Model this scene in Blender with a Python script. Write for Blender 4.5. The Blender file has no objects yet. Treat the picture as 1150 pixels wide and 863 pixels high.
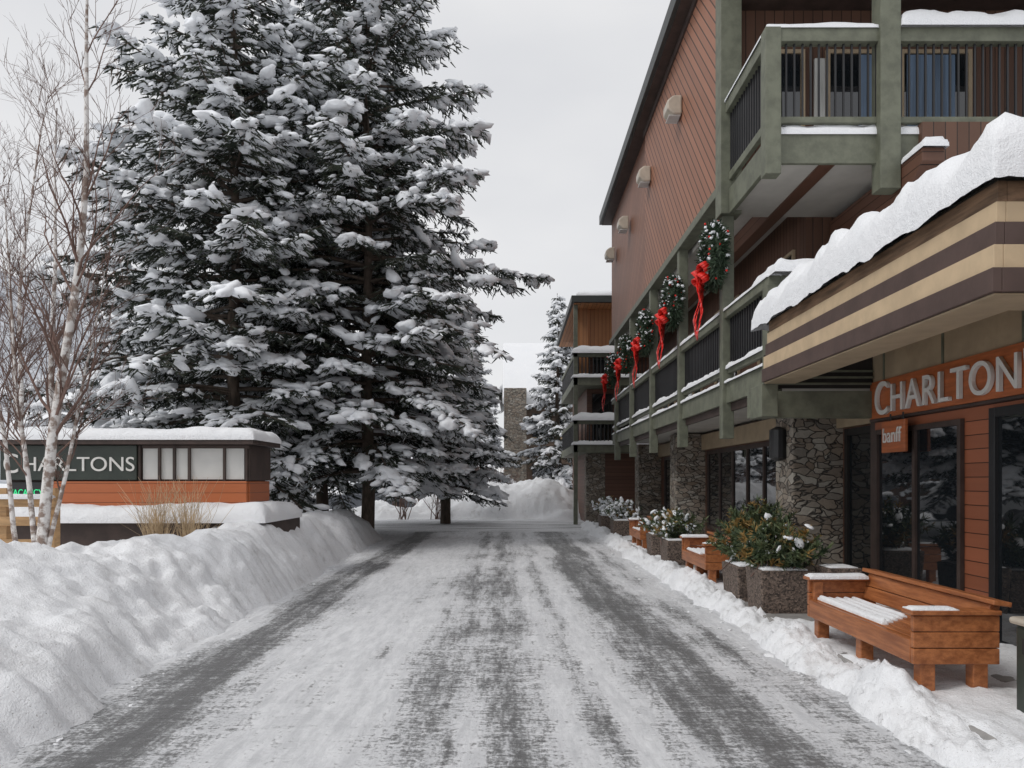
import bpy, math, random
import numpy as np
from mathutils import Vector, Matrix, noise as mn
R=math.radians
random.seed(4); rng=np.random.default_rng(7)
scene=bpy.context.scene
def link(o): scene.collection.objects.link(o); return o

# ---------------- node helpers ----------------
class NT:
    def __init__(s,name):
        s.m=bpy.data.materials.new(name); s.m.use_nodes=True
        s.t=s.m.node_tree; s.b=s.t.nodes['Principled BSDF']
        s.co=s.t.nodes.new('ShaderNodeTexCoord').outputs['Object']
    def n(s,ty,**k):
        n=s.t.nodes.new(ty)
        for a,b in k.items(): setattr(n,a,b)
        return n
    def l(s,a,b): s.t.links.new(a,b)
    def put(s,inp,v):
        if isinstance(v,bpy.types.NodeSocket): s.l(v,inp)
        else: inp.default_value=v
    def M(s,op,a,b=None,c=None,clamp=False):
        n=s.n('ShaderNodeMath',operation=op); n.use_clamp=clamp
        s.put(n.inputs[0],a)
        if b is not None: s.put(n.inputs[1],b)
        if c is not None: s.put(n.inputs[2],c)
        return n.outputs[0]
    def noise(s,scale=5,detail=4,rough=.55,sc=(1,1,1),co=None,rot=(0,0,0)):
        mp=s.n('ShaderNodeMapping'); mp.inputs['Scale'].default_value=sc; mp.inputs['Rotation'].default_value=rot
        s.l(co or s.co,mp.inputs[0])
        n=s.n('ShaderNodeTexNoise'); n.inputs['Scale'].default_value=scale; n.inputs['Detail'].default_value=detail
        n.inputs['Roughness'].default_value=rough; s.l(mp.outputs[0],n.inputs['Vector']); return n.outputs[0]
    def smooth(s,v,a,b):
        n=s.n('ShaderNodeMapRange',interpolation_type='SMOOTHSTEP'); s.put(n.inputs[0],v)
        n.inputs[1].default_value=a; n.inputs[2].default_value=b; return n.outputs[0]
    def mix(s,f,a,b):
        n=s.n('ShaderNodeMix',data_type='RGBA'); s.put(n.inputs[0],f)
        for i,v in ((6,a),(7,b)):
            if isinstance(v,bpy.types.NodeSocket): s.l(v,n.inputs[i])
            else: n.inputs[i].default_value=(*v,1)
        return n.outputs[2]
    def bump(s,h,st=.5,d=.02):
        n=s.n('ShaderNodeBump'); n.inputs['Strength'].default_value=st; n.inputs['Distance'].default_value=d
        s.l(h,n.inputs['Height']); s.l(n.outputs[0],s.b.inputs['Normal'])
    def col(s,v):
        s.put(s.b.inputs['Base Color'],v if isinstance(v,bpy.types.NodeSocket) else (*v,1))
    def rough(s,v): s.put(s.b.inputs['Roughness'],v)

def mat_plain(name,c,rough=.6,var=.25,scale=6,bump=.15,sc=(1,1,1)):
    m=NT(name); f=m.noise(scale,5,.6,sc)
    f=m.smooth(f,.3,.7)
    a=tuple(x*(1-var) for x in c); b=tuple(min(1,x*(1+var)) for x in c)
    m.col(m.mix(f,a,b)); m.rough(rough)
    if bump: m.bump(m.noise(scale*6,3,.6,sc),bump,.01)
    return m.m
def mat_snow(name,dirt=0.0,scale=1.0):
    m=NT(name)
    c=m.mix(m.noise(1.5*scale,4),(.82,.84,.87),(.9,.905,.92))
    if dirt:
        d=m.smooth(m.noise(2.2,8,.7),.52,.75); d=m.M('MULTIPLY',d,dirt)
        c=m.mix(d,c,(.44,.43,.42))
        g=m.smooth(m.noise(60,2,.6),.66,.72); g=m.M('MULTIPLY',g,dirt)
        c=m.mix(g,c,(.25,.23,.21))
    m.col(c); m.rough(.75)
    m.b.inputs['Specular IOR Level'].default_value=.25
    h=m.M('ADD',m.noise(9*scale,6,.65),m.M('MULTIPLY',m.noise(70*scale,3,.6),.35))
    m.bump(h,.6,.05)
    return m.m
def mat_boards(name,c,vec,sp,rough=.6,var=.2,gw=.1,grain=(1,1,1)):
    m=NT(name)
    d=m.n('ShaderNodeVectorMath',operation='DOT_PRODUCT'); m.l(m.co,d.inputs[0]); d.inputs[1].default_value=vec
    q=m.M('DIVIDE',d.outputs['Value'],sp); f=m.M('FRACT',q); fl=m.M('FLOOR',q)
    w=m.n('ShaderNodeTexWhiteNoise',noise_dimensions='1D'); m.l(fl,w.inputs['W'])
    n=m.noise(4,5,.6,grain)
    v=m.M('ADD',m.M('MULTIPLY',w.outputs[0],.6),m.M('MULTIPLY',n,.5),clamp=True)
    base=m.mix(v,tuple(x*(1-var) for x in c),tuple(x*(1+var) for x in c))
    e=m.M('SUBTRACT',1.0,m.smooth(f,gw*.5,gw))
    cc=m.mix(e,base,tuple(x*.12 for x in c)); m.col(cc); m.rough(rough)
    h=m.M('SUBTRACT',m.M('MULTIPLY',n,.15),e); m.bump(h,.6,.012)
    return m.m

snow=mat_snow('snow_clean'); snowd=mat_snow('snow_bank',.6)
treesnow=mat_plain('tree_snow',(.85,.87,.90),.8,.05,5,.0)
green=mat_plain('green_trim',(.138,.145,.106),.55,.22,5,.2)
dgreen=mat_plain('dark_green',(.03,.04,.032),.4,.15,5,.1)
brown=mat_plain('dark_brown',(.055,.036,.03),.6,.25,4,.2)
dark=mat_plain('dark_void',(.016,.014,.013),.7,.2,4,0)
tan=mat_plain('tan_panel',(.40,.31,.205),.6,.12,3,.1)
soff=mat_plain('soffit_panel',(.48,.46,.42),.7,.08,2,.05)
stripe_b=mat_plain('stripe_brown',(.08,.05,.042),.6,.15,4,.1)
stripe_t=mat_plain('stripe_tan',(.53,.40,.255),.6,.1,4,.1)
weath_shaded=mat_plain('weathered_shaded_board',(.18,.11,.065),.7,.5,5,.3,(1,.3,3))  # weathering plus the shadow on the top stripe, both in the brown
roofm=mat_plain('roof_metal',(.04,.045,.043),.5,.1,4,.05)
blackm=mat_plain('black_metal',(.018,.018,.02),.4,.1,5,0)
white=mat_plain('white_panel',(.62,.62,.6),.5,.04,3,0)
curtain=mat_plain('curtain',(.5,.5,.48),.8,.25,14,0,(1,1,.05))
blue_hl=mat_plain('blue_pane_highlight',(.13,.19,.28),.5,.35,10,0,(1,1,.05))  # bluish highlights of the upper windows, painted as a colour
letter=mat_plain('letter_white',(.70,.69,.66),.4,.05,3,0)
metal=mat_plain('lamp_metal',(.5,.44,.36),.4,.1,5,0)
redm=mat_plain('red_ribbon',(.75,.02,.012),.4,.15,5,0)
concrete=mat_plain('concrete',(.3,.29,.28),.8,.15,6,.3)
clad1=mat_boards('cladding_diagonal',(.31,.138,.083),(0,.707,-.707),.17,.55,.2,.2,(1,1,1))
clad2=mat_boards('cladding_diagonal_b',(.28,.128,.08),(0,.707,.707),.17,.55,.2,.2)
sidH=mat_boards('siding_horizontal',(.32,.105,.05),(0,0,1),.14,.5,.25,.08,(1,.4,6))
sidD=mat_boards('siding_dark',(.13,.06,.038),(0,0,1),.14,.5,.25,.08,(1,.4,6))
sidF=mat_boards('siding_distant_hazy',(.13,.09,.065),(0,0,1),.25,.6,.2,.08)  # brown muted by distance haze put into the colour
sidV=mat_boards('siding_vertical',(.12,.06,.038),(1,1,0),.15,.6,.25,.1)
orange=mat_boards('orange_board',(.43,.125,.043),(0,0,1),.16,.4,.22,.05,(.6,.6,8))
signo=mat_plain('sign_orange',(.42,.12,.04),.4,.2,4,.1,(.6,.6,6))
soffw=mat_boards('wood_soffit',(.42,.19,.08),(1,0,0),.15,.5,.2,.1)
m=NT('bench_wood'); g=m.noise(3,6,.65,(6,.7,9)); f=m.smooth(g,.3,.72)
c=m.mix(f,(.24,.077,.025),(.47,.175,.063)); g2=m.noise(30,4,.6,(5,.4,8)); c=m.mix(m.smooth(g2,.56,.75),c,(.18,.055,.018))
m.col(c); m.rough(.38); m.bump(g2,.3,.004); bench_m=m.m
m=NT('window_glass'); m.col((.012,.015,.018)); m.rough(.02); m.b.inputs['IOR'].default_value=1.9
m.bump(m.noise(.9,2),.03,.05); glass=m.m
m=NT('stone_veneer')
mp=m.n('ShaderNodeMapping'); mp.inputs['Scale'].default_value=(1,1,1.9); m.l(m.co,mp.inputs[0])
nn=m.n('ShaderNodeTexNoise'); nn.inputs['Scale'].default_value=3; m.l(mp.outputs[0],nn.inputs[0])
add=m.n('ShaderNodeVectorMath',operation='MULTIPLY_ADD'); m.l(nn.outputs['Color'],add.inputs[0]); add.inputs[1].default_value=(.35,.35,.35); m.l(mp.outputs[0],add.inputs[2])
v1=m.n('ShaderNodeTexVoronoi'); v1.inputs['Scale'].default_value=5.5; m.l(add.outputs[0],v1.inputs['Vector'])
v2=m.n('ShaderNodeTexVoronoi',feature='DISTANCE_TO_EDGE'); v2.inputs['Scale'].default_value=5.5; m.l(add.outputs[0],v2.inputs['Vector'])
sx=m.n('ShaderNodeSeparateColor'); m.l(v1.outputs['Color'],sx.inputs[0])
c=m.mix(sx.outputs[0],(.16,.14,.12),(.5,.47,.41)); c=m.mix(m.M('MULTIPLY',sx.outputs[1],.5),c,(.30,.20,.125))
c=m.mix(m.M('MULTIPLY',m.noise(20,5),.5),c,(.15,.135,.12))
e=m.smooth(v2.outputs['Distance'],.0,.07); c=m.mix(e,(.06,.055,.05),c); m.col(c); m.rough(.85)
m.bump(m.M('ADD',e,m.M('MULTIPLY',m.noise(14,5),.4)),.9,.04); stone=m.m
m=NT('aggregate'); v=m.n('ShaderNodeTexVoronoi'); v.inputs['Scale'].default_value=55; m.l(m.co,v.inputs['Vector'])
sx=m.n('ShaderNodeSeparateColor'); m.l(v.outputs['Color'],sx.inputs[0])
m.col(m.mix(sx.outputs[0],(.035,.026,.022),(.24,.18,.145))); m.rough(.8); m.bump(v.outputs['Distance'],.8,.012); aggr=m.m
m=NT('spruce_needles'); f=m.smooth(m.noise(1.3,3),.35,.65); c=m.mix(f,(.020,.029,.021),(.05,.062,.04))
c=m.mix(m.smooth(m.noise(9,2),.55,.7),c,(.08,.07,.048)); m.col(c); m.rough(.7); needle=m.m
m=NT('shrub_leaf'); f=m.smooth(m.noise(7,3),.35,.65); c=m.mix(f,(.035,.06,.03),(.11,.14,.06))
c=m.mix(m.smooth(m.noise(4,2),.55,.62),c,(.33,.2,.06)); m.col(c); m.rough(.6); leafm=m.m
wleaf=mat_plain('wreath_leaf',(.035,.06,.032),.6,.4,9,0)
bark=mat_plain('spruce_bark',(.095,.072,.056),.9,.4,12,.5,(1,1,.3))
twigm=mat_plain('twig_bark',(.17,.105,.085),.8,.3,8,.1)
m=NT('birch_bark'); f=m.smooth(m.noise(7,5,.6,(1,1,1.2)),.40,.56); m.col(m.mix(f,(.24,.18,.15),(.7,.68,.66)));m.rough(.8); birchm=m.m
grassm=mat_plain('dry_grass',(.5,.38,.24),.8,.3,5,0)
# road
m=NT('snowy_road')
sp=m.n('ShaderNodeSeparateXYZ'); m.l(m.co,sp.inputs[0])
wn=m.noise(1,3,.5,(.0,.12,0)); x=m.M('ADD',sp.outputs[0],m.M('MULTIPLY',m.M('SUBTRACT',wn,.5),1.0))
x=m.M('ADD',x,m.M('MULTIPLY',m.M('SUBTRACT',sp.outputs[1],5.0),.014))
u=m.M('DIVIDE',m.M('ADD',x,3.6),6.8)
cr=m.n('ShaderNodeValToRGB'); cr.color_ramp.interpolation='EASE'; m.l(u,cr.inputs[0])
st=[(-3.5,.0),(-3.1,.1),(-2.85,.55),(-2.7,.85),(-2.4,.78),(-2.15,.3),(-1.7,.08),(-1.0,.1),(-.75,.38),(-.45,.6),(-.3,.35),(-.1,.68),(.15,.5),(.4,.15),(.6,.42),(.75,.05),(1.0,.35),(1.25,.82),(1.65,.8),(1.95,.28),(2.15,.48),(2.45,.2),(2.9,.0)]
el=cr.color_ramp.elements
while len(el)<len(st): el.new(.5)
for i,(a,b) in enumerate(st): el[i].position=(a+3.6)/6.8; el[i].color=(b,b,b,1)
n1=m.noise(1,5,.7,(3.4,.3,1)); n2=m.noise(1,6,.75,(11,1.8,1)); n3=m.noise(34,6,.85)
n4=m.noise(1,4,.65,(2.0,10,1)); n5=m.noise(.55,4,.6); n6=m.noise(1,3,.6,(7,22,1))
S=lambda n,k:m.M('MULTIPLY',m.M('SUBTRACT',n,.5),k)
s_=m.M('ADD',cr.outputs[0],S(n1,1.7)); s_=m.M('ADD',s_,S(n2,1.8)); s_=m.M('ADD',s_,S(n4,.8)); s_=m.M('ADD',s_,S(n3,2.8)); s_=m.M('ADD',s_,S(n5,1.0)); s_=m.M('ADD',s_,S(n6,.9))
k=m.smooth(s_,.30,1.0); k=m.M('MULTIPLY',k,.95)
sn=m.mix(m.smooth(n2,.3,.7),(.60,.61,.63),(.87,.88,.9)); asp=m.mix(m.smooth(n3,.35,.65),(.04,.04,.042),(.17,.17,.17))
m.col(m.mix(k,sn,asp)); m.put(m.b.inputs['Roughness'],m.M('SUBTRACT',.75,m.M('MULTIPLY',k,.35)))
m.bump(m.M('ADD',m.M('SUBTRACT',m.M('MULTIPLY',n3,.8),k),n4),.7,.025); roadm=m.m
m=NT('packed_snow'); k=m.smooth(m.M('ADD',m.noise(1,5,.7,(.3,1.6,1)),m.M('MULTIPLY',m.M('SUBTRACT',m.noise(20,4,.7),.5),.5)),.44,.74)
m.col(m.mix(k,(.78,.79,.81),(.2,.2,.2))); m.rough(.7); packed=m.m
m=NT('hazy_hill_forest'); f=m.smooth(m.noise(.045,8,.8,(1,1,.6)),.4,.6); m.col(m.mix(f,(.60,.62,.66),(.33,.35,.385))); m.rough(.95); hillm=m.m  # distance haze is mixed into these snow and forest greys

# ---------------- mesh helpers ----------------
def empty(name,loc=(0,0,0)):
    e=bpy.data.objects.new(name,None); e.location=loc; e.empty_display_size=.3; return link(e)
def par(o,p):
    if p: o.parent=p; o.matrix_parent_inverse=Matrix.Translation(-p.location)
    return o
class MB:
    def __init__(s): s.v=[];s.f=[];s.m=[]
    def box(s,x0,x1,y0,y1,z0,z1,m=0):
        i=len(s.v); s.v+=[(x,y,z) for z in(z0,z1) for y in(y0,y1) for x in(x0,x1)]
        for f in((0,2,3,1),(4,5,7,6),(0,1,5,4),(2,6,7,3),(0,4,6,2),(1,3,7,5)): s.f.append(tuple(i+k for k in f)); s.m.append(m)
        return s
    def tube(s,pts,rad,n=6,m=0):
        i0=len(s.v); pts=[Vector(p) for p in pts]
        for j,p in enumerate(pts):
            d=(pts[min(j+1,len(pts)-1)]-pts[max(j-1,0)])
            if d.length<1e-6: d=Vector((0,0,1))
            d.normalize(); a=d.cross(Vector((.31,.95,.11))); a.normalize(); b=d.cross(a)
            for k in range(n):
                t=2*math.pi*k/n; s.v.append(tuple(p+(a*math.cos(t)+b*math.sin(t))*rad[j]))
        for j in range(len(pts)-1):
            for k in range(n):
                a=i0+j*n+k; b=i0+j*n+(k+1)%n; s.f.append((a,b,b+n,a+n)); s.m.append(m)
        s.f.append(tuple(i0+k for k in range(n))); s.m.append(m)
        e=i0+(len(pts)-1)*n; s.f.append(tuple(e+n-1-k for k in range(n))); s.m.append(m)
    def poly(s,vs,m=0):
        i=len(s.v); s.v+=[tuple(v) for v in vs]; s.f.append(tuple(range(i,i+len(vs)))); s.m.append(m)
    def prism(s,prof,axis,a,b,m=0):
        i=len(s.v);n=len(prof)
        for t in(a,b):
            for p in prof:
                s.v.append({'x':(t,p[0],p[1]),'y':(p[0],t,p[1]),'z':(p[0],p[1],t)}[axis])
        s.f.append(tuple(i+k for k in range(n)));s.m.append(m); s.f.append(tuple(i+2*n-1-k for k in range(n)));s.m.append(m)
        for k in range(n):
            s.f.append((i+k,i+(k+1)%n,i+n+(k+1)%n,i+n+k));s.m.append(m)
    def build(s,name,mats,parent=None,smooth=False,bevel=0):
        me=bpy.data.meshes.new(name); me.from_pydata(s.v,[],s.f)
        if not isinstance(mats,(list,tuple)): mats=[mats]
        for q in mats: me.materials.append(q)
        me.polygons.foreach_set('material_index',s.m)
        if smooth: me.polygons.foreach_set('use_smooth',[True]*len(s.f))
        import bmesh
        bm=bmesh.new(); bm.from_mesh(me); bmesh.ops.recalc_face_normals(bm,faces=bm.faces); bm.to_mesh(me); bm.free()
        o=link(bpy.data.objects.new(name,me)); par(o,parent)
        if bevel:
            b=o.modifiers.new('b','BEVEL'); b.width=bevel; b.segments=2; b.limit_method='ANGLE'
        return o
def B(name,x0,x1,y0,y1,z0,z1,mat,parent=None,bevel=.008):
    return MB().box(x0,x1,y0,y1,z0,z1).build(name,mat,parent,bevel=bevel)
def hfield(name,xs,ys,fn,mat,parent=None):
    v=[(x,y,fn(x,y)) for y in ys for x in xs]; n=len(xs)
    f=[(j*n+i,j*n+i+1,(j+1)*n+i+1,(j+1)*n+i) for j in range(len(ys)-1) for i in range(n-1)]
    me=bpy.data.meshes.new(name); me.from_pydata(v,[],f); me.materials.append(mat)
    me.polygons.foreach_set('use_smooth',[True]*len(f)); me.update()
    return par(link(bpy.data.objects.new(name,me)),parent)
def fr(x,y,z=0,o=4): return mn.fractal(Vector((x,y,z)),.9,2.1,o)
def sst(a,b,x):
    t=max(0,min(1,(x-a)/(b-a))); return t*t*(3-2*t)
def cap(name,x0,x1,y0,y1,z,h,parent=None,mat=None,res=None,edge=None,slope=0,over=.02,nz=.25):
    w=min(x1-x0,y1-y0); edge=edge or min(.5*w,h*1.1); res=res or max(.02,min(.09,w/6))
    x0-=over;x1+=over;y0-=over;y1+=over
    def ax(a,b):
        n=max(4,int((b-a)/res)); n=min(n,220); l=list(np.linspace(a,b,n+1))
        return [a]+[a+edge*.03,a+edge*.12]+[q for q in l[1:-1] if a+edge*.15<q<b-edge*.15]+[b-edge*.12,b-edge*.03,b]
    sd=x0*3.1+y0*1.7
    def fn(x,y):
        d=min(x-x0,x1-x,y-y0,y1-y); d+= (.3*edge*fr(x*3,y*3,sd) if d>edge*.2 else 0)
        t=max(0,min(1,d/edge)); k=math.sqrt(max(0,1-(1-t)**2))
        if min(x-x0,x1-x,y-y0,y1-y)<1e-4: return z-.015-(.05*abs(fr(x*2.3,y*2.3,sd)) if h>.3 else 0)
        return z+k*h*(1+nz*fr(x*1.7,y*1.7,sd,3))+slope*(x-x0)
    return hfield(name,ax(x0,x1),ax(y0,y1),fn,mat or snow,parent)
def build_np(name,parts,mats,parent=None,link_=True):
    vs=[];li=[];ls=[];lt=[];mi=[];sm=[];off=0;lo=0
    for v,f,m,s in parts:
        if len(f)==0: continue
        k=f.shape[1]; vs.append(v); li.append((f+off).ravel()); n=len(f)
        ls.append(lo+np.arange(n)*k); lt.append(np.full(n,k)); mi.append(np.full(n,m)); sm.append(np.full(n,s)); off+=len(v); lo+=n*k
    V=np.concatenate(vs).astype(np.float32); L=np.concatenate(li).astype(np.int32)
    me=bpy.data.meshes.new(name); me.vertices.add(len(V)); me.vertices.foreach_set('co',V.ravel())
    me.loops.add(len(L)); me.loops.foreach_set('vertex_index',L)
    LS=np.concatenate(ls).astype(np.int32); me.polygons.add(len(LS))
    me.polygons.foreach_set('loop_start',LS); me.polygons.foreach_set('loop_total',np.concatenate(lt).astype(np.int32))
    me.polygons.foreach_set('material_index',np.concatenate(mi).astype(np.int32)); me.polygons.foreach_set('use_smooth',np.concatenate(sm))
    for q in mats: me.materials.append(q)
    me.update(calc_edges=True); me.validate()
    if not link_: return me
    return par(link(bpy.data.objects.new(name,me)),parent)
def nrm(a): return a/np.maximum(np.linalg.norm(a,axis=-1,keepdims=True),1e-6)
def strips(P0,P1,W,w0,w1):
    w0=np.broadcast_to(w0,(len(P0),))[:,None]; w1=np.broadcast_to(w1,(len(P0),))[:,None]
    v=np.stack([P0-W*w0,P0+W*w0,P1+W*w1,P1-W*w1],1).reshape(-1,3)
    return v,np.arange(len(P0)*4).reshape(-1,4)
import bmesh
def ico(sub):
    bm=bmesh.new(); bmesh.ops.create_icosphere(bm,subdivisions=sub,radius=1)
    v=np.array([q.co[:] for q in bm.verts]); f=np.array([[q.index for q in p.verts] for p in bm.faces]); bm.free(); return v,f
ICO1=ico(1); ICO2=ico(2)
def blobs(C,dirx,s,base,jit=.25):
    bv,bf=base; n=len(C); d=dirx.copy(); d=nrm(d); up=np.array([0,0,1.]); y=nrm(np.cross(up,d)); z=np.cross(d,y)
    L=bv[None]*(1+jit*rng.standard_normal((n,len(bv),1)))
    v=C[:,None]+L[...,0:1]*d[:,None]*s[:,None,0:1]+L[...,1:2]*y[:,None]*s[:,None,1:2]+L[...,2:3]*z[:,None]*s[:,None,2:3]
    f=(bf[None]+(np.arange(n)*len(bv))[:,None,None]).reshape(-1,3)
    return v.reshape(-1,3),f

def spruce(H=16,slope=.36,Rmax=4.2,zb=1.9,dens=1.0,hi=True,trunk_r=.2,snowf=1.0,gap=.45):
    qd=[];qsn=[];b1=[];b2=[];wood=MB()
    wood.tube([(0.04*math.sin(z),.04*math.cos(z*1.3),z) for z in np.linspace(-.3,H,14)],[max(.015,trunk_r*(1-z/H)) for z in np.linspace(0,H,14)],8)
    z=zb; a=0
    while z<H-.15:
        fr_=(z-zb)/(H-zb); nb=5 if hi else 4
        for b in range(nb+(rng.random()<.6)):
            a+=2.4+rng.normal()*.35
            zz=z+rng.uniform(-.2,.2)
            L=min(slope*(H-zz)+.15,Rmax)*rng.uniform(.6,1.12)
            if zz<zb+1.2: L*=rng.uniform(.7,1)
            d=np.array([math.cos(a),math.sin(a),0.]); p=np.array([-d[1],d[0],0])
            up=.33*fr_+.03+rng.normal()*.08 ; dr=.36-.1*fr_+rng.normal()*.07
            T=np.linspace(0,1,6); pts=[tuple(np.array([0,0,zz])+d*L*t+np.array([0,0,L*(up*t-dr*t*t+.12*t**4)])) for t in T]
            if L>.6: wood.tube(pts,[.012+.011*L*(1-t) for t in T],4)
            nj=max(3,int(L/(.17 if hi else .42)*dens)); tj=np.repeat(np.linspace(.14,.98,nj)**.82,2)+rng.normal(0,.012,nj*2)
            tj=np.clip(tj,.05,1)
            sd=np.tile([1,-1],nj)
            P=np.array([0,0,zz])+d*(L*tj)[:,None]; P[:,2]+=L*(up*tj-dr*tj**2+.12*tj**4)
            lj=(np.minimum(.36*L*(1-tj)**.75+.14,.85)*np.minimum(1,.35+tj*2))*rng.uniform(.6,1.2,len(tj))
            ang=R(58)+rng.normal(0,.16,len(tj)); D=d*np.cos(ang)[:,None]+p*(sd*np.sin(ang))[:,None]; D[:,2]-=.28+rng.normal(0,.14,len(tj)); D=nrm(D)
            step=.08 if hi else .26
            k=np.maximum(2,(lj/step).astype(int)); idx=np.repeat(np.arange(len(tj)),k); s=rng.random(len(idx))
            Q=P[idx]+D[idx]*(lj[idx]*s)[:,None]; Q[:,2]-=.12*s*s*lj[idx]
            Ld=D[idx]; sid=np.cross(Ld,[0,0,1.]); sg=rng.choice([-1,1],len(idx))
            T3=Ld*.75+sid*(sg*rng.uniform(.35,.9,len(idx)))[:,None]; T3[:,2]-=rng.uniform(-.05,.85,len(idx)); T3=nrm(T3)
            l3=rng.uniform(.09,.24,len(idx))*(1 if hi else 2.0); W=nrm(np.cross(T3,rng.standard_normal((len(idx),3))))
            w=(.021 if hi else .06)
            qd.append((Q,Q+T3*l3[:,None],W,w))
            if hi:
                W2=np.cross(T3,W); qd.append((Q,Q+T3*l3[:,None]*.9,W2,w))
            qd.append((P,P+D*lj[:,None],nrm(np.cross(D,rng.standard_normal(D.shape))),w))
            br=rng.random(); bf=.3 if br<.22 else (1.0 if br<.7 else 1.5)
            pr=snowf*(.54-.26*fr_)*(.4+.6*bf); ms=rng.random(len(idx))<min(.9,pr*.7)
            o=np.array([0,0,.018]); Wf=nrm(np.cross(T3[ms],[0,0,1.])+.35*rng.standard_normal((ms.sum(),3)))
            qsn.append((Q[ms]+o,Q[ms]+T3[ms]*(l3[ms]*.8)[:,None]+o,Wf,w*.95))
            ps=snowf*(.66-.32*fr_)*bf
            m2=(rng.random(len(tj))<ps*1.15)&(tj>.28)
            if m2.any():
                s2=rng.uniform(.2,1.0,m2.sum()); C=P[m2]+D[m2]*(lj[m2]*s2)[:,None]; C[:,2]+=.03-.1*s2*s2*lj[m2]
                sc=rng.uniform(.45,1.45,m2.sum())[:,None]*np.array([.18,.09,.055])*(1 if hi else 1.7); b1.append((C,D[m2],sc))
            if hi and L>.9:
                nb2=rng.poisson(8*ps*min(2,L/2))
                if nb2:
                    t=rng.uniform(.36,1,nb2); lat=rng.normal(0,.22*L,nb2)*(1.08-t)
                    C=np.array([0,0,zz])+d*(L*t)[:,None]+p*lat[:,None]; C[:,2]+=L*(up*t-dr*t**2+.12*t**4)+.04-.3*np.abs(lat)
                    sc=rng.uniform(.4,1.5,nb2)[:,None]*np.array([.25,.15,.085]); dd=np.tile(d+np.array([0,0,-.3]),(nb2,1))+p*np.sign(lat)[:,None]*.5+.35*rng.standard_normal((nb2,3)); b2.append((C,dd,sc))
        z+=(gap if hi else .62)/dens*(1-.3*fr_)
    def cat(l): return [np.concatenate([q[i] for q in l]) for i in range(3)]
    A=cat(qd); w=np.concatenate([np.full(len(q[0]),q[3]) for q in qd]); v,f=strips(A[0],A[1],A[2],w,w*.35)
    parts=[(v,f,0,False)]
    A=cat(qsn); w=np.concatenate([np.full(len(q[0]),q[3]) for q in qsn]); v,f=strips(A[0],A[1],A[2],w,w*.4); parts.append((v,f,1,False))
    C,D,S=cat(b1); v,f=blobs(C,D,S,ICO1,.28); parts.append((v,f,1,True))
    if b2: C,D,S=cat(b2); v,f=blobs(C,D,S,ICO2,.19); parts.append((v,f,1,True))
    wf=np.array([q for q in wood.f if len(q)==4]); parts.append((np.array(wood.v),wf,2,True))
    return parts
def xform(parts,loc,sc,rot):
    c,s=math.cos(rot),math.sin(rot); M_=np.array([[c,-s,0],[s,c,0],[0,0,1]])
    return [((v*sc)@M_.T+np.array(loc),f,m,sm) for v,f,m,sm in parts]

# ---------------- ground / road ----------------
hfield('ground',[-1500,-300,-60,0,60,300,1500],[-300,-20,30,120,400,1500],lambda x,y:0,snow)
hfield('road',[-4.3,0,2.75],[-8,0,5,15,33],lambda x,y:.006,roadm)
hfield('cross_driveway',[-26,-10,0,3.4],[24.8,27,32.5],lambda x,y:.012,packed)
def Hb(y): return (.88+.13*sst(8,11,y)-.016*max(0,y-12))
def bank(x,y):
    e=-3.0-.04*(y-5)+.22*fr(y*.35,2,0,3)+.10*fr(y*1.6,7,0,3)+.05*fr(y*6,7,3,2)
    t=e-x
    if t<=0: return -.05
    w=1.75-.75*sst(8,11,y)+.3*fr(y*.3,9,0,2)
    h=Hb(y)*(1-(1-min(1,t/w))**1.7)
    if t>w: h=h-(Hb(y)-.42)*sst(0,1.6,t-w)
    big=fr(x*.6+3,y*.45,7,2)
    l=.18*big+.10*fr(x*1.5,y*1.2,1,4)+(.03+.09*sst(-.2,.4,fr(x*.5,y*.4,11,2)))*abs(fr(x*2.6+y,y*1.7-x*1.1,5,4))+.035*fr(x*6,y*6,2,4)
    h=h+l*sst(0,.35,t)+.05*abs(fr(x*10,y*10,4,2))*(1-sst(.2,1.0,t))
    ye=22.5+min(6,max(0,(-x-4.2)*1.1))+.4*fr(x,3,0,2)
    return max(-.05,h*sst(0,1.6,ye-y)-.03)
xs=list(np.arange(-40,-9,.7))+list(np.arange(-9,-6,.14))+list(np.arange(-6,-2.6,.045))
ys=list(np.arange(-6,3,.4))+list(np.arange(3,12,.05))+list(np.arange(12,30,.14))
hfield('snow_bank',xs,ys,bank,snowd)
sw=empty('sidewalk',(3.7,15,0))
B('kerb',2.85,3.0,-6,28,-.05,.12,concrete,sw,.02); B('paving',3.0,4.62,-6,28,-.05,.115,concrete,sw,0)
def berm(x,y):
    c=2.78-.004*(y-5)+.16*fr(y*.6,1,0,3); w=.30+.14*fr(y*1.1,4,0,3)
    d=abs(x-c)/w; h=(.17+.16*fr(y*.8,5,0,3))*max(0,1-d*d)
    fl=(.135 if x>2.86 else -.05); fl+= .05*fr(x*2,y*2,3,4)+.02*abs(fr(x*7,y*7,1,3))
    if y>8.5: fl-= .08*sst(.0,.3,fr(x*.9,y*.6,8,3)+.1)
    if h>.015: h+=.10*abs(fr(x*5,y*5,2,4))-.02+.04*fr(x*14,y*14,1,2)
    return max(-.05, max(fl if x>2.86 else -.05,h if h>.015 else -.05))
hfield('sidewalk_snow',list(np.arange(2.2,3.2,.03))+list(np.arange(3.2,4.62,.08))+[4.6],list(np.arange(-2,4,.2))+list(np.arange(4,14,.045))+list(np.arange(14,28,.12)),berm,snowd)
n=150; y=rng.uniform(4.2,20,n); left=rng.random(n)<.4
x=np.where(left,-2.95-.04*(y-5)+rng.normal(0,.1,n),2.45+rng.normal(0,.16,n)); s=rng.uniform(.006,.022,n); s=np.where(rng.random(n)<.06,s*1.8,s)
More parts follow.
